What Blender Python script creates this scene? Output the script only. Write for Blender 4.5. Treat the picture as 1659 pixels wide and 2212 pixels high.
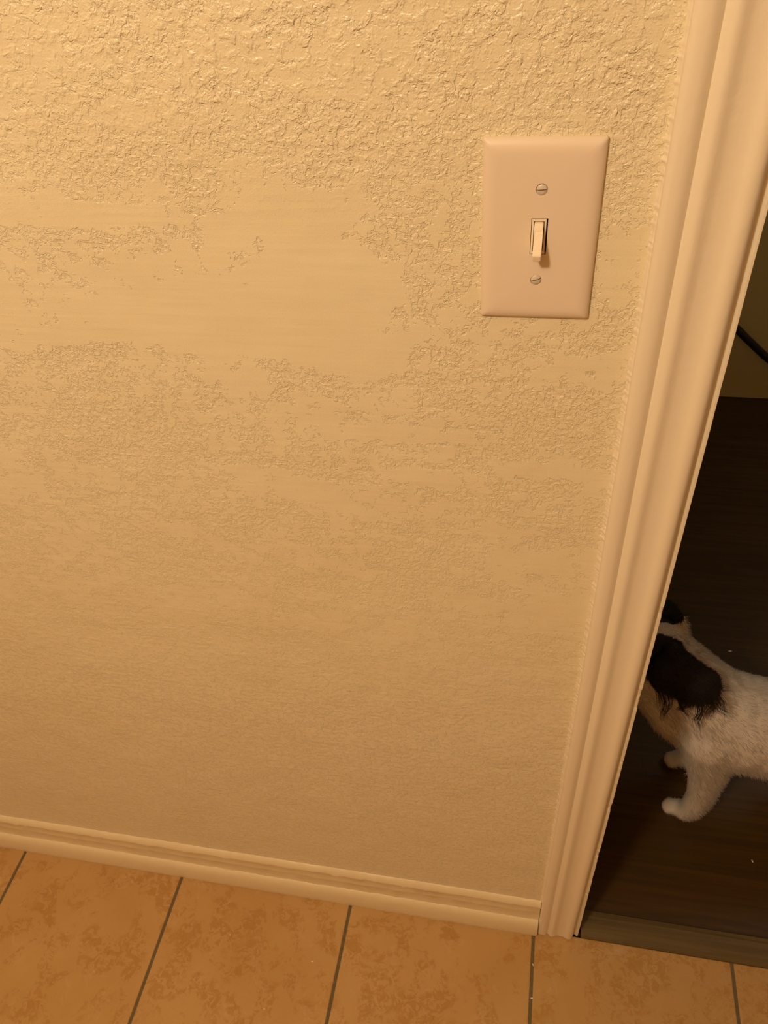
import bpy, bmesh, math, random
import numpy as np
from mathutils import Vector, Matrix, Euler, noise as mnoise
random.seed(7); rng = np.random.default_rng(7)
for o in list(bpy.data.objects): bpy.data.objects.remove(o)
sc = bpy.context.scene
COL = sc.collection

# ------------------------------------------------------------ camera, world, lights, exposure
cam_d = bpy.data.cameras.new('camera'); cam = bpy.data.objects.new('camera', cam_d); COL.objects.link(cam)
cam.location = (-0.06482, -0.50870, 1.39599)
cam.rotation_euler = Euler((0.821988, 0.068158, 0.181895), 'XYZ')
cam_d.sensor_fit = 'VERTICAL'; cam_d.sensor_height = 24.0; cam_d.sensor_width = 18.0
cam_d.lens = 24.0 * 1716.08 / 2212.0
cam_d.clip_start = 0.01
sc.camera = cam

sc.view_settings.view_transform = 'Standard'; sc.view_settings.look = 'None'
sc.view_settings.gamma = 1.0; sc.view_settings.use_curve_mapping = False
sc.view_settings.exposure = 0.0

w = bpy.data.worlds.new('world'); sc.world = w; w.use_nodes = True
w.node_tree.nodes['Background'].inputs[0].default_value = (0.5, 0.6, 0.8, 1)
w.node_tree.nodes['Background'].inputs[1].default_value = 0.02

def light(name, kind, loc, power, col, size):
    d = bpy.data.lights.new(name, kind); d.energy = power; d.color = col
    if kind == 'POINT': d.shadow_soft_size = size
    else: d.size = size
    o = bpy.data.objects.new(name, d); o.location = loc; COL.objects.link(o); return o
light('bathroom_lamp', 'POINT', (-0.62, -1.14, 2.13), 57.0, (1.0, 0.80, 0.535), 0.085)
dl = light('dark_room_fill', 'AREA', (1.5, 1.2, 2.2), 2.6, (1.0, 0.95, 0.86), 0.6)  # added fill light for the dog and dark floor, no window is there
dl.rotation_euler = (Vector((0.3, 0.35, 0.2)) - dl.location).to_track_quat('-Z', 'Y').to_euler()

# ------------------------------------------------------------ material helpers
class NT:
    def __init__(s, name):
        s.m = bpy.data.materials.new(name); s.m.use_nodes = True
        s.t = s.m.node_tree; s.b = s.t.nodes['Principled BSDF']
    def n(s, typ, **kw):
        nd = s.t.nodes.new(typ)
        for k, v in kw.items(): setattr(nd, k, v)
        return nd
    def set(s, sock, v):
        if hasattr(v, 'is_output') or isinstance(v, bpy.types.NodeSocket): s.t.links.new(v, sock)
        else: sock.default_value = v
    def math(s, op, a, b=None, c=None):
        nd = s.n('ShaderNodeMath', operation=op)
        s.set(nd.inputs[0], a)
        if b is not None: s.set(nd.inputs[1], b)
        if c is not None: s.set(nd.inputs[2], c)
        return nd.outputs[0]
    def rng(s, v, a, b, c=0.0, d=1.0, smooth=True):
        nd = s.n('ShaderNodeMapRange'); nd.interpolation_type = 'SMOOTHSTEP' if smooth else 'LINEAR'
        s.set(nd.inputs[0], v)
        for i, x in enumerate((a, b, c, d)): s.set(nd.inputs[i+1], x)
        return nd.outputs[0]
    def coord(s):
        return s.n('ShaderNodeTexCoord').outputs['Object']
    def noise(s, co, scale, detail=2.0, rough=0.5, dist=0.0):
        nd = s.n('ShaderNodeTexNoise'); s.t.links.new(co, nd.inputs['Vector'])
        nd.inputs['Scale'].default_value = scale; nd.inputs['Detail'].default_value = detail
        nd.inputs['Roughness'].default_value = rough; nd.inputs['Distortion'].default_value = dist
        return nd.outputs['Fac']
    def mapping(s, co, loc=(0,0,0), rot=(0,0,0), sc_=(1,1,1)):
        nd = s.n('ShaderNodeMapping'); s.t.links.new(co, nd.inputs[0])
        nd.inputs['Location'].default_value = loc; nd.inputs['Rotation'].default_value = rot; nd.inputs['Scale'].default_value = sc_
        return nd.outputs[0]
    def mix(s, f, a, b):
        nd = s.n('ShaderNodeMix', data_type='RGBA')
        s.set(nd.inputs[0], f)
        s.set(nd.inputs[6], a if not isinstance(a, tuple) else (*a, 1)); s.set(nd.inputs[7], b if not isinstance(b, tuple) else (*b, 1))
        return nd.outputs[2]
    def bump(s, h, dist, strength=1.0, normal=None):
        nd = s.n('ShaderNodeBump'); s.set(nd.inputs['Height'], h)
        nd.inputs['Distance'].default_value = dist; nd.inputs['Strength'].default_value = strength
        if normal: s.t.links.new(normal, nd.inputs['Normal'])
        return nd.outputs[0]
    def out(s, color=None, rough=0.5, normal=None, spec=None):
        if color is not None: s.set(s.b.inputs['Base Color'], (*color, 1) if isinstance(color, tuple) else color)
        s.set(s.b.inputs['Roughness'], rough)
        if normal: s.t.links.new(normal, s.b.inputs['Normal'])
        if spec is not None: s.b.inputs['Specular IOR Level'].default_value = spec
        return s.m

WALL_COL = (0.80, 0.741, 0.535)

def wall_material():
    t = NT('knockdown_plaster'); co = t.coord()
    sep = t.n('ShaderNodeSeparateXYZ'); t.t.links.new(co, sep.inputs[0]); X, Z = sep.outputs[0], sep.outputs[2]
    # where the knocked-down plaster closed over (smooth) and where it stayed open (crust)
    cover = t.rng(t.noise(t.mapping(co, sc_=(8.0, 8.0, 15.0)), 1.0, 4, 0.6, 0.5), 0.30, 0.68, -0.125, 0.085)
    wob = t.math('MULTIPLY', t.math('SUBTRACT', t.noise(co, 26.0, 3, 0.6), 0.5), 1.5)
    def blob(cx, cz, rx, rz, amt):
        a = t.math('DIVIDE', t.math('SUBTRACT', X, cx), rx); b = t.math('DIVIDE', t.math('SUBTRACT', Z, cz), rz)
        r = t.math('ADD', t.math('SQRT', t.math('ADD', t.math('MULTIPLY', a, a), t.math('MULTIPLY', b, b))), wob)
        return t.rng(r, 0.70, 1.25, amt, 0.0)
    for (cx, cz, rx, rz, amt) in [(-.38, 1.140, .150, .042, -.055), (-.30, 1.098, .115, .030, -.18), (-.225, 1.12, .050, .055, -.18), (-.205, 1.075, .04, .022, -.18), (-.235, 1.18, .035, .022, -.14),
                                  (-.40, 1.180, .080, .010, -.15), (-.34, 1.245, .02, .010, -.2), (-.19, 1.265, .03, .012, -.15), (-.24, 1.01, .035, .02, -.08), (-.15, .955, .04, .010, -.12), (-.16, 1.0, .05, .008, -.10), (-.26, .93, .03, .012, -.10), (-.06, .86, .04, .014, -.12), (-.05, .97, .04, .008, -.12),
                                  (-.33, 1.235, .30, .035, .09), (-.06, 1.24, .09, .04, .06), (-.14, 1.125, .05, .045, .07), (-.07, 1.09, .08, .012, .05),
                                  (-.45, .98, .16, .045, .06), (-.10, 1.02, .10, .02, .05), (-.33, .84, .2, .05, .05)]:
        cover = t.math('ADD', cover, blob(cx, cz, rx, rz, amt))
    coarse = t.rng(Z, 1.15, 1.29)                 # the hand-applied upper part is thicker and rounder
    top_edge = t.math('ADD', 0.565, t.math('MULTIPLY', coarse, 0.06))
    def plaster(c):
        s = t.math('ADD', t.math('MULTIPLY', t.noise(c, 70.0, 2, 0.5, 0.6), 0.60), t.math('MULTIPLY', t.noise(c, 290.0, 2, 0.55, 0.8), 0.40))
        s = t.math('ADD', s, cover)
        h = t.rng(s, 0.500, top_edge)
        pit = t.rng(t.noise(c, 185.0, 2, 0.5, 0.9), 0.45, 0.58)
        dense = t.rng(s, 0.53, 0.60)
        h = t.math('SUBTRACT', h, t.math('MULTIPLY', t.math('MULTIPLY', pit, dense), 0.95))
        return t.math('SUBTRACT', 1.0, h), dense
    h0, dense = plaster(co)
    # the trowel dragged downwards: edges that face down are feathered
    h1, _ = plaster(t.mapping(co, loc=(0, 0, .0011)))
    h = t.math('MAXIMUM', h0, t.math('MULTIPLY', h1, t.rng(coarse, 0.0, 1.0, 0.45, 0.20)))
    crumbs = t.rng(t.noise(co, 420.0, 2, 0.5, 0.5), .42, .68)
    h = t.math('ADD', h, t.math('MULTIPLY', t.math('MULTIPLY', crumbs, dense), 0.28))
    blobs = t.rng(t.noise(co, 115.0, 3, 0.55, 0.5), 0.46, 0.66)
    grains = t.rng(t.noise(co, 300.0, 2, 0.5, 0.3), 0.52, 0.70)
    h = t.math('ADD', h, t.math('MULTIPLY', t.math('ADD', t.math('MULTIPLY', blobs, 1.1), t.math('MULTIPLY', grains, .45)), coarse))
    # lower down only thin raised flecks are left, with a sharp upper lip and a feathered lower side
    def flecks(dz):
        n = t.noise(t.mapping(co, loc=(0, 0, dz*185.0), sc_=(125, 125, 185)), 1.0, 3, .58, .5)
        return t.rng(t.math('ADD', n, t.math('MULTIPLY', cover, .55)), .49, .545)
    fl = flecks(0)
    for dz, k in ((.0018, .5),):
        fl = t.math('MAXIMUM', fl, t.math('MULTIPLY', flecks(dz), k))
    lowz = t.rng(Z, .50, .86, 1.0, 0.0)
    h = t.math('MULTIPLY', h, t.rng(Z, .80, 1.10, .72, 1.0))
    h = t.math('ADD', t.math('MULTIPLY', h, t.math('SUBTRACT', 1.0, t.math('MULTIPLY', lowz, .82))), t.math('MULTIPLY', t.math('MULTIPLY', fl, lowz), 1.0))
    strokes = t.noise(t.mapping(co, rot=(0, .12, 0), sc_=(10, 10, 160)), 1.0, 2, .5)
    roll = t.noise(co, 900.0, 2, 0.5)
    low = t.noise(co, 14.0, 2, 0.5)
    n1 = t.bump(h, 0.00046)
    n2 = t.bump(roll, 0.00020, 1.0, n1)
    n3 = t.bump(strokes, 0.00040, 1.0, n2)
    n4 = t.bump(low, 0.003, 1.0, n3)
    col = t.mix(t.rng(t.noise(co, 5.0, 3, .6), .35, .7), WALL_COL, (0.79, 0.723, 0.51))
    return t.out(col, 0.27, n4, 0.6)

def paint(name, col, rough=0.4, bscale=500, bdist=0.00006, low=0.0, spec=0.45):
    t = NT(name); co = t.coord()
    n = t.bump(t.noise(co, bscale, 3, .55), bdist)
    if low: n = t.bump(t.noise(co, 60, 3, .6, .5), low, 1.0, n)
    return t.out(col, rough, n, spec)

def tile_material():
    t = NT('mottled_terracotta_tile'); co = t.coord()
    a = t.noise(co, 17.0, 5, 0.62, 0.8)
    b = t.noise(t.mapping(co, loc=(3, 1, 0)), 70.0, 5, 0.68, 1.2)
    c = t.noise(co, 5.0, 3, 0.5)
    col = t.mix(t.rng(c, .35, .65), (0.54, 0.35, 0.145), (0.50, 0.31, 0.115))
    patch = t.math('MULTIPLY', t.rng(a, .46, .58), t.rng(b, .47, .56))
    col = t.mix(t.math('MULTIPLY', patch, .55), col, (0.39, 0.195, 0.035))
    v = t.rng(t.math('ABSOLUTE', t.math('SUBTRACT', b, .5)), 0.0, .022, 1.0, 0.0)
    v = t.math('MULTIPLY', v, t.rng(a, .48, .58))
    col = t.mix(t.math('MULTIPLY', v, .45), col, (0.36, 0.16, 0.035))
    light_ = t.rng(t.noise(t.mapping(co, loc=(7, 2, 1)), 26.0, 5, .7, 1.0), .56, .72)
    dots = t.rng(t.noise(t.mapping(co, loc=(2, 5, 1)), 210.0, 3, .6, .6), .60, .68)
    col = t.mix(t.math('MULTIPLY', t.math('MULTIPLY', dots, t.rng(a, .42, .55)), .4), col, (0.36, 0.17, 0.03))
    col = t.mix(t.math('MULTIPLY', light_, .35), col, (0.62, 0.43, 0.24))
    n = t.bump(t.noise(co, 120, 4, .6), 0.00025)
    return t.out(col, 0.50, n, 0.35)

def grout_material():
    t = NT('dark_grout'); co = t.coord()
    col = t.mix(t.noise(co, 180, 4, .7), (0.10, 0.085, 0.045), (0.21, 0.175, 0.105))
    return t.out(col, 0.9, t.bump(t.noise(co, 400, 3, .6), .0006), .2)

def wood_material(name, dark, lite, rough):
    t = NT(name); co = t.coord()
    g = t.noise(t.mapping(co, sc_=(3.0, 90.0, 30)), 1.0, 6, .65, .6)
    g2 = t.noise(t.mapping(co, sc_=(.8, 9.0, 5)), 1.0, 3, .5)
    col = t.mix(t.rng(g, .3, .7), dark, lite)
    col = t.mix(t.rng(g2, .35, .7, 0, .6), col, dark)
    return t.out(col, rough, t.bump(g, .0004), .4)

def attr_material(name, rough, spec=.3):
    t = NT(name); a = t.n('ShaderNodeAttribute', attribute_name='coat')
    return t.out(a.outputs['Color'], rough, None, spec)

M_wall = wall_material()
M_plain = paint('plain_wall_paint', (0.46, 0.30, 0.16), .5)
M_pale = paint('pale_wall_paint', (0.74, 0.66, 0.36), .6)
M_trim = paint('cream_gloss_trim', (0.82, 0.755, 0.60), .33, 350, .00006, .0004)
M_base = paint('cream_brushed_trim', (0.79, 0.70, 0.475), .42, 220, .0002, .0007)
M_plate = paint('almond_plastic', (0.775, 0.675, 0.545), .42, 900, .00003, 0, .4)
M_toggle = paint('ivory_plastic', (0.86, 0.77, 0.60), .28, 700, .00002, 0, .5)
M_dark = paint('slot_shade_dark', (0.02, 0.015, 0.01), .8)  # shade inside the switch slot, put into the colour
M_screw = paint('painted_steel_screw', (0.62, 0.56, 0.47), .32, 900, .00004); M_screw.node_tree.nodes['Principled BSDF'].inputs['Metallic'].default_value = .0
M_tile = tile_material(); M_grout = grout_material()
M_wood = wood_material('dark_laminate', (0.048, 0.025, 0.006), (0.085, 0.045, 0.011), .38)
M_strip = wood_material('brown_reducer_strip', (0.10, 0.070, 0.025), (0.16, 0.115, 0.045), .45)
M_cable = paint('black_rubber', (0.018, 0.013, 0.010), .5)
M_coat = attr_material('dog_coat', .8); M_fur = attr_material('dog_fur', .6)
M_nose = paint('dog_nose', (.01, .01, .01), .3)
M_chip = paint('pale_crumb', (0.8, 0.72, 0.6), .7)

# ------------------------------------------------------------ mesh helpers
def obj(name, bm_or_me, mat, parent=None, smooth=False):
    if isinstance(bm_or_me, bmesh.types.BMesh):
        bmesh.ops.recalc_face_normals(bm_or_me, faces=bm_or_me.faces)
        me = bpy.data.meshes.new(name); bm_or_me.to_mesh(me); bm_or_me.free()
    else: me = bm_or_me
    for m in (mat if isinstance(mat, (list, tuple)) else [mat]): me.materials.append(m)
    if smooth: me.polygons.foreach_set('use_smooth', [True]*len(me.polygons))
    o = bpy.data.objects.new(name, me); COL.objects.link(o)
    if parent: o.parent = parent
    return o
def struct(o): o['kind'] = 'structure'; return o
def thing(name, label, cat, loc, group=None):
    o = bpy.data.objects.new(name, None); COL.objects.link(o); o.location = loc; o.empty_display_size = .02
    o['label'] = label; o['category'] = cat
    if group: o['group'] = group
    return o
def box(bm, x0, x1, y0, y1, z0, z1, mi=0, bevel=0, seg=2):
    r = bmesh.ops.create_cube(bm, size=1)
    bmesh.ops.scale(bm, vec=(x1-x0, y1-y0, z1-z0), verts=r['verts'])
    bmesh.ops.translate(bm, vec=((x0+x1)/2, (y0+y1)/2, (z0+z1)/2), verts=r['verts'])
    fs = {f for v in r['verts'] for f in v.link_faces}
    for f in fs: f.material_index = mi
    if bevel:
        es = {e for v in r['verts'] for e in v.link_edges}
        q = bmesh.ops.bevel(bm, geom=list(es), offset=bevel, segments=seg, affect='EDGES', profile=.5)
        for f in q['faces']: f.material_index = mi
def catmull(pts, n=5):
    out = []
    for i in range(len(pts)-1):
        p0 = pts[max(i-1, 0)]; p1 = pts[i]; p2 = pts[i+1]; p3 = pts[min(i+2, len(pts)-1)]
        for k in range(n):
            t = k/n
            out.append(tuple(.5*((2*b)+(-a+c)*t+(2*a-5*b+4*c-d)*t*t+(-a+3*b-3*c+d)*t**3) for a, b, c, d in zip(p0, p1, p2, p3)))
    out.append(pts[-1]); return out
def extrude_profile(bm, prof, place, ts):
    """prof: list of 2D points; place(p, t) -> 3D; ts: stations"""
    rows = [[bm.verts.new(place(p, t)) for p in prof] for t in ts]
    n = len(prof)
    for a, b in zip(rows, rows[1:]):
        for i in range(n):
            j = (i+1) % n
            bm.faces.new((a[i], a[j], b[j], b[i]))
    bm.faces.new(rows[0]); bm.faces.new(rows[-1][::-1])

# ------------------------------------------------------------ the setting
DX0, DX1, DH = 0.0641, 0.8265, 2.03          # door opening
# wall with the door opening, one mesh, 0.115 thick
bm = bmesh.new()
out2 = [(-1.7, 0), (DX0, 0), (DX0, DH), (DX1, DH), (DX1, 0), (1.7, 0), (1.7, 2.44), (-1.7, 2.44)]
for y in (0.0, 0.115):
    pass
vs = [[bm.verts.new((x, y, z)) for x, z in out2] for y in (0.0, 0.115)]
quads = [(0, 1, 2, 7), (2, 3, 6, 7), (3, 4, 5, 6)]
for q in quads:
    bm.faces.new([vs[0][i] for i in q]); bm.faces.new([vs[1][i] for i in q][::-1])
n = len(out2)
for i in range(n):
    j = (i+1) % n; bm.faces.new((vs[0][i], vs[0][j], vs[1][j], vs[1][i]))
wall = struct(obj('wall_front', bm, M_wall))

def slab(name, a, mat):
    bm = bmesh.new(); box(bm, *a); return struct(obj(name, bm, mat))
slab('wall_left', (-1.82, -1.7, -2.1, .0, 0, 2.44), M_plain)
slab('wall_right', (1.7, 1.82, -2.1, .0, 0, 2.44), M_plain)
slab('wall_far_left', (-1.82, -1.7, .0, 1.67, 0, 2.44), M_pale)
slab('wall_far_right', (1.7, 1.82, .0, 1.67, 0, 2.44), M_pale)
slab('ceiling_far', (-1.82, 1.82, .115, 1.67, 2.44, 2.5), M_pale)
slab('wall_rear', (-1.7, 1.7, -2.1, -1.98, 0, 2.44), M_plain)
slab('wall_far', (-1.7, 1.7, 1.55, 1.67, 0, 2.44), M_pale)
slab('ceiling', (-1.82, 1.82, -2.1, .115, 2.44, 2.5), M_plain)

# tiled floor: grout bed plus bevelled tiles, one mesh
bm = bmesh.new()
P, G, X0 = 0.30522, 0.0046, -0.0053
box(bm, -1.7, 1.7, -1.98, -0.0036, -0.03, -0.0016, 1)
for i in range(-6, 7):
    for j in range(7):
        x0, x1 = X0 + i*P + G/2, X0 + (i+1)*P - G/2
        y1, y0 = -0.004 - j*P, -0.004 - (j+1)*P + G
        x0 = max(x0, -1.69); x1 = min(x1, 1.69); y0 = max(y0, -1.975)
        if x1 - x0 > .01 and y1 - y0 > .01: box(bm, x0, x1, y0, y1, -0.012, 0, 0, .0018, 2)
struct(obj('floor', bm, [M_tile, M_grout]))
# dark laminate floor beyond the door, planks running along x
bm = bmesh.new()
box(bm, -1.7, 1.7, 0.0, 1.55, -0.03, -0.0045, 0)
pw = .122
for j in range(13):
    off = random.uniform(0, 1.2)
    for k in range(-2, 3):
        x0, x1 = max(-1.69, off + k*1.2 - .6), min(1.69, off + (k+1)*1.2 - .6 - .0001)
        y0, y1 = .020 + j*pw, min(1.5495, .020 + (j+1)*pw - .0001)
        if x1-x0 > .02 and y1-y0 > .01: box(bm, x0, x1, y0, y1, -.004, 0, 0, .00015, 1)
struct(obj('floor_wood', bm, M_wood))
# reducer strip
prof = [(-.004, -.004), (-.0042, .0015), (-.002, .0042), (.006, .0062), (.018, .0072), (.030, .0066), (.0385, .0042), (.041, .0012), (.0412, -.0035)]
bm = bmesh.new(); extrude_profile(bm, prof, lambda p, t: (t, p[0], p[1]), [DX0 + .0052, .4, DX1 - .003])
struct(obj('trim_5', bm, M_strip))

# casing profile (x across from the wall side, depth towards the room)
cp = [(0, 0), (0, .0072), (.0012, .0092), (.0040, .0102), (.0085, .0106), (.0120, .0100), (.0148, .0082), (.0160, .0070), (.0170, .0076), (.0186, .0094),
      (.0210, .0108), (.0235, .0110), (.0262, .0101), (.0290, .0086), (.0320, .0079), (.0370, .0078), (.0415, .0082), (.0440, .0093), (.0462, .0106), (.0490, .0111),
      (.0520, .0107), (.0545, .0092), (.0560, .0068), (.0565, .004), (.0565, 0)]
def casing(name, side):
    prof = cp
    bm = bmesh.new()
    if side == 'L':
        def place(p, t): return (p[0] + .0014*math.sin(max(0, min(1, t/1.25))*math.pi), -p[1], t)
        ts = [.003] + [i*.03 for i in range(1, 70)] + [2.09]
    elif side == 'R':
        def place(p, t): return (DX1 + .0645 - p[0], -p[1], t)
        ts = [0, 2.09]
    else:
        def place(p, t): return (t, -p[1], 2.0955 - p[0])
        ts = [0.0, DX1 + .0645]
    if side != 'T':
        zt = 2.0955
        # mitre the top against the head casing
        rows = ts[:-1] + ['m']
        def pl(p, t): 
            if t == 'm': q = place(p, zt - p[0]); return q
            return place(p, t)
        extrude_profile(bm, prof, pl, rows)
    else:
        W = DX1 + .0645
        def pl(p, t):
            x = p[0] if t == 0 else W - p[0]
            return (x, -p[1], 2.0955 - p[0])
        extrude_profile(bm, prof, pl, [0, 1])
    return struct(obj(name, bm, M_trim, smooth=False))
c1 = casing('trim_1', 'L'); casing('trim_2', 'R'); casing('trim_3', 'T')
for nm in ('trim_1', 'trim_2', 'trim_3'):
    o = bpy.data.objects[nm]; me = o.data
    me.polygons.foreach_set('use_smooth', [True]*len(me.polygons))
    try: me.set_sharp_from_angle(angle=math.radians(40))
    except Exception: pass
# ragged caulk between wall and casing
bm = bmesh.new(); rows = []
for i in range(0, 2000):
    z = .112 + i*(1.98/2000)
    nz = mnoise.noise(Vector((3.1, 0, z*70))); n2 = mnoise.noise(Vector((9.1, 2, z*260)))
    n3 = mnoise.noise(Vector((5.1, 7, z*620))); wdt = .0022 + .0010*nz + .0022*max(0, n2) + .0012*n3; hgt = .0013 + .0007*n2 + .0006*n3 + .0003*nz
    dx = .0014*math.sin(max(0, min(1, z/1.25))*math.pi)
    rows.append([bm.verts.new(p) for p in ((-wdt, .0004, z), (-wdt*.55, -hgt*.55, z), (-.0006, -hgt-.0010, z), (.0012+dx, -hgt*.8-.005, z), (.0014+dx, .0004, z))])
for a, b in zip(rows, rows[1:]):
    for k in range(4): bm.faces.new((a[k], a[k+1], b[k+1], b[k]))
obj('caulk', bm, M_trim, c1, True)

# door jamb (frame lining the opening) with a chipped, ridged front edge on the near side
bm = bmesh.new()
box(bm, DX1, DX1 + .018, -.0005, .1155, 0, DH + .018); box(bm, DX0 - .018, DX1 + .018, -.0005, .1155, DH, DH + .018)
box(bm, DX1 - .011, DX1, .045, .080, 0, DH); box(bm, DX0, DX1, .045, .080, DH - .011, DH)
rows = []
N = 1500
for i in range(N + 1):
    z = i*DH/N
    chip = 0
    c = mnoise.noise(Vector((1.7, 5, z*38))) + .6*mnoise.noise(Vector((4.7, 5, z*150)))
    amp = 1.0 if .12 < z < .88 else .12
    chip = max(0, c - .18)*amp*.0030
    rid = .0009 + .0004*mnoise.noise(Vector((0, 2.2, z*120)))*amp
    lean = .0005*(1 - min(1, z/1.2))*2
    prof = [(DX0 - .018, .1155), (DX0 - .018, -.0005), (DX0 - .0042, -.0008), (DX0 - .0036, -.0014 + chip*.5), (DX0 - .0022, -.0018 - rid + chip),
            (DX0 - .0008 - chip*.4 + lean, -.0018 - rid*.9 + chip), (DX0 - chip*.8 + lean, -.0004 + chip*.5), (DX0 + lean, .006), (DX0 + lean, .1155)]
    rows.append([bm.verts.new((x, y, z)) for x, y in prof])
for a, b in zip(rows, rows[1:]):
    for k in range(len(a)):
        l = (k+1) % len(a); bm.faces.new((a[k], a[l], b[l], b[k]))
struct(obj('trim_4', bm, M_trim))

# baseboard
bp = [(0, 0), (.0134, 0), (.0142, .0025), (.0144, .010), (.0140, .021), (.0128, .032), (.0104, .0405), (.0072, .0450), (.0050, .0462), (.0046, .0480), (.0046, .0720), (.0050, .0735), (.0047, .0750),
      (.0046, .0930), (.0052, .0950), (.0066, .0965), (.0074, .0990), (.0068, .1020), (.0046, .1065), (.0020, .1098), (0, .1108)]
def board(name, x0, x1):
    bm = bmesh.new(); ts = list(np.arange(x0, x1, .004)) + [x1]
    def place(p, t):
        j = .0008*mnoise.noise(Vector((t*45, p[1]*130, 1))) + .0007*mnoise.noise(Vector((t*170, p[1]*240, 4)))
        if p[0] == 0: return (t, 0, p[1] + (j*1.5 if p[1] > .1 else 0))
        return (t, -p[0] + j, max(0, p[1] + (j*1.3 if p[1] > .02 else 0)))
    extrude_profile(bm, bp, place, ts)
    o = struct(obj(name, bm, M_base, smooth=True))
    o.data.set_sharp_from_angle(angle=math.radians(38)); return o
board('baseboard_left', -1.7, -.0006)
board('baseboard_right', DX1 + .0652, 1.7)

# ------------------------------------------------------------ light switch
SX, SZ = -0.0713, 1.1712
PW, PH = .0739, .1199
sw = thing('light_switch', 'almond plastic light switch with its toggle down, on textured wall beside the door casing', 'light switch', (SX, 0, SZ))
def rrect(w, h, r, seg=6):
    pts = []
    for cx, cy, a0 in ((w/2-r, h/2-r, 0), (-w/2+r, h/2-r, 90), (-w/2+r, -h/2+r, 180), (w/2-r, -h/2+r, 270)):
        for k in range(seg+1):
            a = math.radians(a0 + 90*k/seg); pts.append((cx + r*math.cos(a), cy + r*math.sin(a)))
    return pts
bm = bmesh.new(); rings = []
for d, h in [(0, 0), (0, .0016), (.0004, .0026), (.0014, .0037), (.003, .0047), (.0048, .0053), (.0068, .0057), (.009, .0059)]:
    rings.append([bm.verts.new((x, -h, z)) for x, z in rrect(PW-2*d, PH-2*d, max(.0014 - d*.05, .0008) + d*.25)])
for a, b in zip(rings, rings[1:]):
    for i in range(len(a)):
        j = (i+1) % len(a); bm.faces.new((a[i], a[j], b[j], b[i]))
T = .0059
SWH, SHH = .00525, .01200     # slot half sizes
slot = [bm.verts.new((x, -T, z)) for x, z in ((-SWH, -SHH), (SWH, -SHH), (SWH, SHH), (-SWH, SHH))]
slot2 = [bm.verts.new((v.co.x, -.0008, v.co.z)) for v in slot]
se = [bm.edges.new((slot[i], slot[(i+1) % 4])) for i in range(4)]
for i in range(4): bm.faces.new((slot[i], slot[(i+1) % 4], slot2[(i+1) % 4], slot2[i]))
hole_edges = []
for sz in (.03015, -.03015):
    hv = [bm.verts.new((.0038*math.cos(a), -T, sz + .0038*math.sin(a))) for a in np.linspace(0, 2*math.pi, 28, endpoint=False)]
    hv2 = [bm.verts.new((v.co.x*.86, -T+.0013, sz + (v.co.z-sz)*.86)) for v in hv]
    for i in range(28):
        j = (i+1) % 28; hole_edges.append(bm.edges.new((hv[i], hv[j]))); bm.faces.new((hv[i], hv[j], hv2[j], hv2[i]))
    bm.faces.new(hv2)
le = [bm.edges.get((rings[-1][i], rings[-1][(i+1) % len(rings[-1])])) for i in range(len(rings[-1]))]
bmesh.ops.triangle_fill(bm, edges=le + se + hole_edges, use_beauty=True)
plate = obj('wall_plate', bm, M_plate, sw)
plate.data.polygons.foreach_set('use_smooth', [True]*len(plate.data.polygons))
try: plate.data.set_sharp_from_angle(angle=math.radians(50))
except Exception: pass
# near-black sheet behind the slot, its colour stands in for the shade inside
bm = bmesh.new(); box(bm, -SWH+.0001, SWH-.0001, -.0012, -.0006, -SHH+.0001, SHH-.0001); obj('slot_shade', bm, M_dark, sw)
# toggle frame
bm = bmesh.new()
fx, fz, ix, iz = .00455, .01150, .00335, .0098
ox = -.0003
for a in ((-fx+ox, -ix+ox, -T-.0001, -.0013, -fz, fz), (ix+ox, fx+ox, -T-.0001, -.0013, -fz, fz), (-ix+ox, ix+ox, -T-.0001, -.0013, iz+.0003, fz), (-ix+ox, ix+ox, -T-.0001, -.0013, -fz, -iz)):
    box(bm, *a)
bmesh.ops.remove_doubles(bm, verts=bm.verts, dist=1e-6)
obj('toggle_frame', bm, M_toggle, sw)
# lever
lev = [(-.0016, .0094), (.0040, .0094), (.0062, .0088), (.0078, .0074), (.0086, .0058), (.0090, .0046), (.0180, -.0066), (.0183, -.0073), (.0182, -.0080), (.0172, -.0110), (.0166, -.0115), (.0150, -.0113), (.0050, -.0066), (.0020, -.0074), (-.0016, -.0074)]
bm = bmesh.new()
def lw(t, p):   # slight taper to the tip
    return t*(.0029 - .0002*max(0, p[0])/.018)
extrude_profile(bm, lev, lambda p, t: (lw(t, p) + ox, -p[0] - .0008, p[1]), [-1, 1])
bmesh.ops.bevel(bm, geom=[e for e in bm.edges if abs((e.verts[0].co.x-ox)) > .002 and (e.verts[0].co.x-ox)*(e.verts[1].co.x-ox) > 0], offset=.00035, segments=2, affect='EDGES')
lever = obj('toggle_lever', bm, M_toggle, sw)
# OFF embossed on the lever
cu = bpy.data.curves.new('off_text', 'FONT'); cu.body = 'OFF'; cu.size = .0027; cu.extrude = .00007; cu.align_x = 'CENTER'; cu.align_y = 'CENTER'; cu.space_character = 1.05
tmp = bpy.data.objects.new('off_text', cu); COL.objects.link(tmp); bpy.context.view_layer.update()
me = bpy.data.meshes.new_from_object(tmp.evaluated_get(bpy.context.evaluated_depsgraph_get())); bpy.data.objects.remove(tmp)
txt = obj('off_lettering', me, M_toggle, lever)
d = Vector((0, -.0092, -.0120)).normalized()      # down along the lever face
xx = Vector((1, 0, 0)); yy = -d; zz = xx.cross(yy)
rot = Matrix((xx, yy, zz)).transposed()
a = Vector((ox, -.0090 - .0008, .0048)) + d*.0022
txt.matrix_local = Matrix.Translation(a) @ rot.to_4x4()
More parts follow.
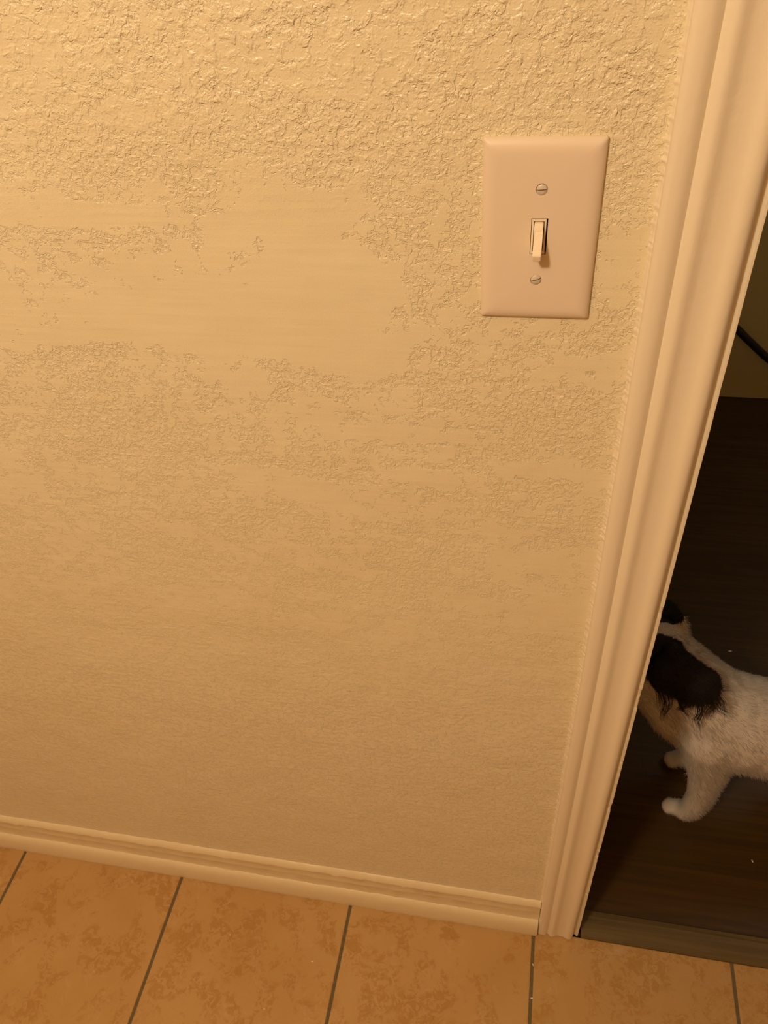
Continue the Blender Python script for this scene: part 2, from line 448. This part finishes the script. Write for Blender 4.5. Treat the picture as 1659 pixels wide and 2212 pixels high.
# screws
def screw(zc, ang):
    bm = bmesh.new(); R_, H = .00345, .00125
    g = .00052
    for sgn in (1, -1):
        b2 = bmesh.new()
        bmesh.ops.create_uvsphere(b2, u_segments=32, v_segments=24, radius=1)
        bmesh.ops.scale(b2, vec=(R_, H, R_), verts=b2.verts)
        bmesh.ops.bisect_plane(b2, geom=b2.verts[:]+b2.edges[:]+b2.faces[:], plane_co=(0, 0, sgn*g), plane_no=(0, 0, sgn), clear_inner=True)
        bmesh.ops.holes_fill(b2, edges=b2.edges)
        m_ = bpy.data.meshes.new('t'); b2.to_mesh(m_); b2.free(); bm.from_mesh(m_); bpy.data.meshes.remove(m_)
    r = bmesh.ops.create_cone(bm, segments=28, radius1=.0032, radius2=.0032, depth=.0008, cap_ends=True)
    bmesh.ops.rotate(bm, cent=(0, 0, 0), matrix=Matrix.Rotation(math.radians(90), 3, 'X'), verts=r['verts'])
    bmesh.ops.translate(bm, vec=(0, .00125, 0), verts=r['verts'])
    bmesh.ops.rotate(bm, cent=(0, 0, 0), matrix=Matrix.Rotation(math.radians(-ang), 3, 'Y'), verts=bm.verts)
    o = obj('screw', bm, M_screw, sw, True); o.location = (0, -T + .0004, zc)
    try: o.data.set_sharp_from_angle(angle=math.radians(40))
    except Exception: pass
screw(.0299, 5); screw(-.0299, 17)

# ------------------------------------------------------------ black cable in front of the far wall
pts = catmull([(.30, 1.542, .30), (.40, 1.538, .275), (.455, 1.530, .231), (.50, 1.528, .191), (.557, 1.53, .142), (.64, 1.535, .085), (.76, 1.537, .05), (.9, 1.537, .03)], 8)
cu = bpy.data.curves.new('cable', 'CURVE'); cu.dimensions = '3D'; sp = cu.splines.new('POLY'); sp.points.add(len(pts)-1)
for i, p in enumerate(pts): sp.points[i].co = (*p, 1)
cu.bevel_depth = .0105; cu.bevel_resolution = 4; cu.use_fill_caps = True
tmp = bpy.data.objects.new('cable_curve', cu); COL.objects.link(tmp); bpy.context.view_layer.update()
me = bpy.data.meshes.new_from_object(tmp.evaluated_get(bpy.context.evaluated_depsgraph_get())); bpy.data.objects.remove(tmp)
cab = obj('cable', me, M_cable, None, True)
cab['label'] = 'thick black cable sagging along the far wall of the dark room'; cab['category'] = 'cable'

# ------------------------------------------------------------ dog
DOG = (.25, .28, 0.0)
dog_off = Vector(DOG)
def chain(pts, step=.35):
    out = []
    for a, b in zip(pts, pts[1:]):
        n = max(2, int((Vector(a[:3])-Vector(b[:3])).length / (min(a[3], b[3])*step)))
        for k in range(n+1):
            t = k/n; out.append(tuple(p+(q-p)*t for p, q in zip(a, b)))
    return out
B = []
B += chain([(.51, .275, .235, .052), (.45, .272, .243, .074), (.37, .270, .243, .079), (.30, .274, .245, .080), (.25, .280, .265, .070), (.213, .290, .310, .056), (.178, .300, .350, .046), (.150, .305, .370, .046)])
B += chain([(.145, .290, .33, .040), (.138, .287, .295, .030), (.165, .283, .265, .032), (.195, .28, .235, .040), (.235, .28, .215, .05)])
B += chain([(.176, .318, .395, .016), (.178, .322, .416, .008), (.179, .326, .428, .0045)])
B += chain([(.225, .288, .255, .058), (.192, .290, .285, .046), (.160, .292, .315, .040), (.125, .290, .345, .036)])
B += chain([(.145, .305, .374, .050), (.115, .307, .370, .043), (.085, .307, .352, .029), (.055, .308, .345, .023)])
for s, fx_, fy in ((-1, 0, 0),):
    B += chain([(.245, .243, .235, .047), (.256, .231, .150, .029), (.258, .227, .085, .0215), (.254, .228, .040, .0205), (.246, .230, .020, .0185), (.233, .238, .0150, .0150)])
B += chain([(.255, .320, .235, .048), (.282, .328, .150, .030), (.283, .330, .080, .022), (.272, .331, .030, .020), (.245, .334, .0175, .0165)])
for y, dx in ((.232, 0.0), (.315, .03)):
    B += chain([(.46+dx, y, .215, .056), (.435+dx, y, .150, .036), (.488+dx, y, .095, .021), (.480+dx, y, .030, .018), (.455+dx, y+.003, .0165, .0160)])
    B += [(.440+dx, y-.008, .012, .012), (.440+dx, y+.008, .012, .012)]
for a in ((.2165, .2385, .0125, .0105), (.228, .332, .0125, .0110), (.220, .232, .012, .0100), (.222, .245, .012, .0105), (.232, .325, .012, .011), (.230, .338, .012, .011)): B.append(a)
B += chain([(.53, .275, .26, .022), (.57, .278, .31, .020), (.575, .282, .37, .022), (.545, .285, .41, .014)])
def blobmesh(name, balls, voxel, flat=None, smooth_it=6):
    bm = bmesh.new()
    for x, y, z, r in balls:
        q = bmesh.ops.create_icosphere(bm, subdivisions=2, radius=r)
        bmesh.ops.translate(bm, vec=(x, y, z), verts=q['verts'])
    me = bpy.data.meshes.new(name); bm.to_mesh(me); bm.free()
    o = bpy.data.objects.new(name, me); COL.objects.link(o)
    md = o.modifiers.new('r', 'REMESH'); md.mode = 'VOXEL'; md.voxel_size = voxel
    ms = o.modifiers.new('s', 'SMOOTH'); ms.iterations = smooth_it; ms.factor = .6
    bpy.context.view_layer.update()
    me2 = bpy.data.meshes.new_from_object(o.evaluated_get(bpy.context.evaluated_depsgraph_get()))
    bpy.data.objects.remove(o); return me2
WHITE = np.array((.62, .57, .52)); BLACK = np.array((.014, .010, .008))
def coat_colour(p):
    x, y, z = p
    wob = .006*mnoise.noise(Vector((x*40, y*40, z*40)))
    head = x < .178 + wob and z > .352 + .25*(.178-x) + wob*.5
    if head:
        if abs(y - .306 + wob*.5) < .0115 + max(0, (.10-x))*.25: return WHITE
        if x < .075 + wob: return WHITE
        return BLACK
    if x > .47 + wob*3 and z > .24 + wob*3: return BLACK
    return WHITE
def paint_attr(me, fn, off=Vector((0, 0, 0))):
    at = me.color_attributes.new('coat', 'FLOAT_COLOR', 'POINT')
    a = np.ones((len(me.vertices), 4), dtype=np.float32)
    for i, v in enumerate(me.vertices): a[i, :3] = fn(v.co + off)
    at.data.foreach_set('color', a.ravel())
me = blobmesh('dog', B, .0042)
for v in me.vertices: v.co -= dog_off
paint_attr(me, coat_colour, dog_off)
dog = obj('dog', me, M_coat, None, True); dog.location = DOG
dog['label'] = 'small white dog with black head patches standing on the dark floor beyond the doorway'; dog['category'] = 'dog'

def strands(name, roots, nrm, cols, length, rad, flow, wave, gravity, parent, off, segs=5, locks=0):
    """roots/normals in local space; builds thin tapering hairs as one mesh"""
    n = len(roots)
    L = length*rng.uniform(.6, 1.25, n)
    r0 = rad*rng.uniform(.7, 1.3, n)
    d0 = nrm + flow + rng.normal(0, .25, (n, 3)); d0 /= np.linalg.norm(d0, axis=1)[:, None]
    side = np.cross(d0, np.array((.3, .5, .8))); side /= np.linalg.norm(side, axis=1)[:, None]
    up = np.cross(d0, side)
    ph = rng.uniform(0, 6.28, n); fr = rng.uniform(.8, 1.6, n)*2*math.pi; am = wave*rng.uniform(.3, 1.2, n)
    if locks:
        cen = roots[rng.choice(n, locks, replace=False)]
        dd = ((roots[:, None]-cen[None])**2).sum(2); g = dd.argmin(1)
        gd, gp, gf, ga, gl = rng.normal(0, .35, (locks, 3)), rng.uniform(0, 6.28, locks), rng.uniform(.9, 1.7, locks)*2*math.pi, wave*rng.uniform(.5, 1.3, locks), rng.uniform(.45, 1.15, locks)
        d0 = nrm[g] + flow + gd[g] + rng.normal(0, .05, (n, 3)); d0 = flow + gd[g] + nrm*.3 + rng.normal(0, .06, (n, 3)); d0 /= np.linalg.norm(d0, axis=1)[:, None]
        side = np.cross(d0, np.array((.3, .5, .8))); side /= np.linalg.norm(side, axis=1)[:, None]; up = np.cross(d0, side)
        ph = gp[g] + rng.normal(0, .15, n); fr = gf[g]; am = ga[g]; L = length*gl[g]*rng.uniform(.85, 1.1, n)
    rings = []
    for k in range(segs+1):
        t = k/segs
        c = roots + d0*(L*t)[:, None] + np.array((0, 0, -1.0))*(gravity*L*t*t)[:, None]
        wv = am*t
        if locks: c = c + (cen[g] + (c.mean(0)-c.mean(0)) - roots)*(.75*t)
        c = c + side*(wv*np.sin(ph+fr*t))[:, None] + up*(wv*np.cos(ph*1.7+fr*t))[:, None]
        c[:, 2] = np.maximum(c[:, 2], .001)
        rr = r0*(1-t)**.7*.97 + r0*.03
        rings.append([c + side*(rr*math.cos(a))[:, None] + up*(rr*math.sin(a))[:, None] for a in (0, 2.094, 4.189)])
    V = np.stack([np.stack(r, 1) for r in rings], 1).reshape(-1, 3)       # n, segs+1, 3
    per = (segs+1)*3
    f = []
    for k in range(segs):
        for j in range(3):
            j2 = (j+1) % 3; f.append((k*3+j, k*3+j2, (k+1)*3+j2, (k+1)*3+j))
    f = np.array(f); F = (f[None] + (np.arange(n)*per)[:, None, None]).reshape(-1, 4)
    me = bpy.data.meshes.new(name)
    me.vertices.add(len(V)); me.vertices.foreach_set('co', V.astype(np.float32).ravel())
    me.loops.add(F.size); me.loops.foreach_set('vertex_index', F.astype(np.int32).ravel())
    me.polygons.add(len(F)); me.polygons.foreach_set('loop_start', np.arange(0, F.size, 4, dtype=np.int32))
    me.update(calc_edges=True); me.validate()
    at = me.color_attributes.new('coat', 'FLOAT_COLOR', 'POINT')
    a = np.ones((len(V), 4), dtype=np.float32); a[:, :3] = np.repeat(cols, per, axis=0); at.data.foreach_set('color', a.ravel())
    o = obj(name, me, M_fur, parent, True); return o
def sample(me, n):
    me.calc_loop_triangles()
    tri = np.zeros(len(me.loop_triangles)*3, dtype=np.int32); me.loop_triangles.foreach_get('vertices', tri); tri = tri.reshape(-1, 3)
    co = np.zeros(len(me.vertices)*3, dtype=np.float32); me.vertices.foreach_get('co', co); co = co.reshape(-1, 3).astype(float)
    a, b, c = co[tri[:, 0]], co[tri[:, 1]], co[tri[:, 2]]
    nn = np.cross(b-a, c-a); ar = np.linalg.norm(nn, axis=1); nn /= (ar[:, None]+1e-12)
    idx = rng.choice(len(tri), n, p=ar/ar.sum())
    u, v = rng.random(n), rng.random(n); m = u+v > 1; u[m], v[m] = 1-u[m], 1-v[m]
    return a[idx] + (b-a)[idx]*u[:, None] + (c-a)[idx]*v[:, None], nn[idx]
R_, Nn = sample(dog.data, 60000)
world = R_ + np.array(DOG)
cols = np.array([coat_colour(p) for p in world]) * rng.uniform(.85, 1.1, (len(R_), 1))
z = world[:, 2]; x = world[:, 0]
ln = np.interp(z, [0, .03, .10, .18, .24, .5], [.007, .009, .013, .018, .015, .012])
ln = np.where((x < .17) & (z > .3), .006, ln)
ln = np.where((x > .29) & (x < .45) & (z < .20), .018, ln)
ln = np.where((x > .25) & (x < .32) & (z > .06) & (z < .17) & (Nn[:, 0] > .3), .015, ln)
ln = np.where((x > .53) & (z > .27), .035, ln)
flow = np.array((.9, 0, -.55))
strands('fur', R_, Nn*.55, cols, ln*.62, .00030, flow, .0016, .35, dog, DOG)

def ear(side):
    # flap as flattened balls, then long wavy hair
    if side < 0:
        flap = [(.160, .262, .420, .016), (.170, .248, .410, .022), (.182, .238, .400, .027), (.194, .230, .395, .028), (.201, .231, .398, .024), (.178, .236, .390, .025), (.155, .243, .395, .026), (.150, .246, .402, .02), (.190, .230, .378, .018), (.168, .238, .382, .019), (.140, .250, .388, .016)]
    else:
        flap = [(.154, .346, .405, .015), (.156, .360, .394, .021), (.157, .370, .380, .023), (.157, .376, .362, .022), (.155, .378, .345, .018), (.140, .366, .375, .020), (.134, .368, .357, .017)]
    me = blobmesh('ear', flap, .003)
    piv = Vector(flap[0][:3])
    for v in me.vertices: v.co -= dog_off
    paint_attr(me, lambda p: BLACK)
    o = obj('ear', me, M_coat, dog, True); o['label'] = 'long-haired black ear'
    rt, nr = sample(me, 9000)
    keep = nr[:, 1]*(-side) < .6
    rt, nr = rt[keep], nr[keep]
    strands('ear_hair', rt, nr*.5, np.repeat(BLACK[None]*1.2, len(rt), 0)*rng.uniform(.6, 1.8, (len(rt), 1)), np.full(len(rt), .009), .00035, np.array((.7, 0, -.6)), .002, .4, o, DOG)
    # wavy fringe at the lower and rear rim
    zz = rt[:, 2]; lo = (zz < np.percentile(zz, 30)) | (rt[:, 0] > np.percentile(rt[:, 0], 78))
    rt2, nr2 = rt[lo], nr[lo]
    pick = rng.choice(len(rt2), min(700, len(rt2)), replace=False)
    fr = strands('ear_fringe', rt2[pick], nr2[pick]*.5, np.repeat(BLACK[None]*1.6, len(pick), 0), np.full(len(pick), .044), .00045, np.array((.25, 0, -.9)), .0042, .3, o, DOG, segs=12, locks=30)
    return o
ear(-1); ear(1)
# face
def ball(name, c, r, sc_, mat):
    bm = bmesh.new(); bmesh.ops.create_uvsphere(bm, u_segments=20, v_segments=14, radius=r); bmesh.ops.scale(bm, vec=sc_, verts=bm.verts)
    bmesh.ops.translate(bm, vec=Vector(c)-dog_off, verts=bm.verts); return obj(name, bm, mat, dog, True)
ball('nose', (.031, .308, .352), .011, (.8, 1.1, .8), M_nose)
ball('eye', (.087, .283, .378), .0095, (1, 1, 1), M_nose); ball('eye', (.087, .331, .378), .0095, (1, 1, 1), M_nose)

# ------------------------------------------------------------ crumbs on the floors
def crumb(x, y, sx, sy, ang, label, z=0):
    bm = bmesh.new(); bmesh.ops.create_icosphere(bm, subdivisions=2, radius=1)
    for v in bm.verts: v.co *= 1 + .3*mnoise.noise(v.co*1.7 + Vector((x*90, y*90, 0)))
    bmesh.ops.scale(bm, vec=(sx, sy, .0006), verts=bm.verts)
    o = obj('crumb', bm, M_chip); o.location = (x, y, z + .0005); o.rotation_euler.z = ang
    o['label'] = label; o['category'] = 'crumb'; o['group'] = 'pale crumbs on the floors'
crumb(-.3533, -.1081, .0022, .0010, .4, 'oblong pale crumb near the baseboard, right of a round crumb')
crumb(-.4113, -.1862, .0012, .0009, .2, 'tiny pale crumb on the tile, well out from the baseboard')
crumb(-.0042, -.0560, .0010, .0022, .3, 'pale crumb in the grout line right below the casing foot', -.0012)
crumb(-.0040, -.1037, .0019, .0010, .2, 'pale crumb farther out in the grout line below the casing foot', -.0012)
crumb(-.4998, -.0911, .0011, .0010, 0, 'round pale crumb near the baseboard, left of an oblong crumb')
crumb(.3536, .1644, .0011, .0028, .3, 'pale sliver on dark floor in front of the dog')
crumb(.3726, .6114, .0042, .0022, .2, 'pale speck on the dark floor behind the dog')
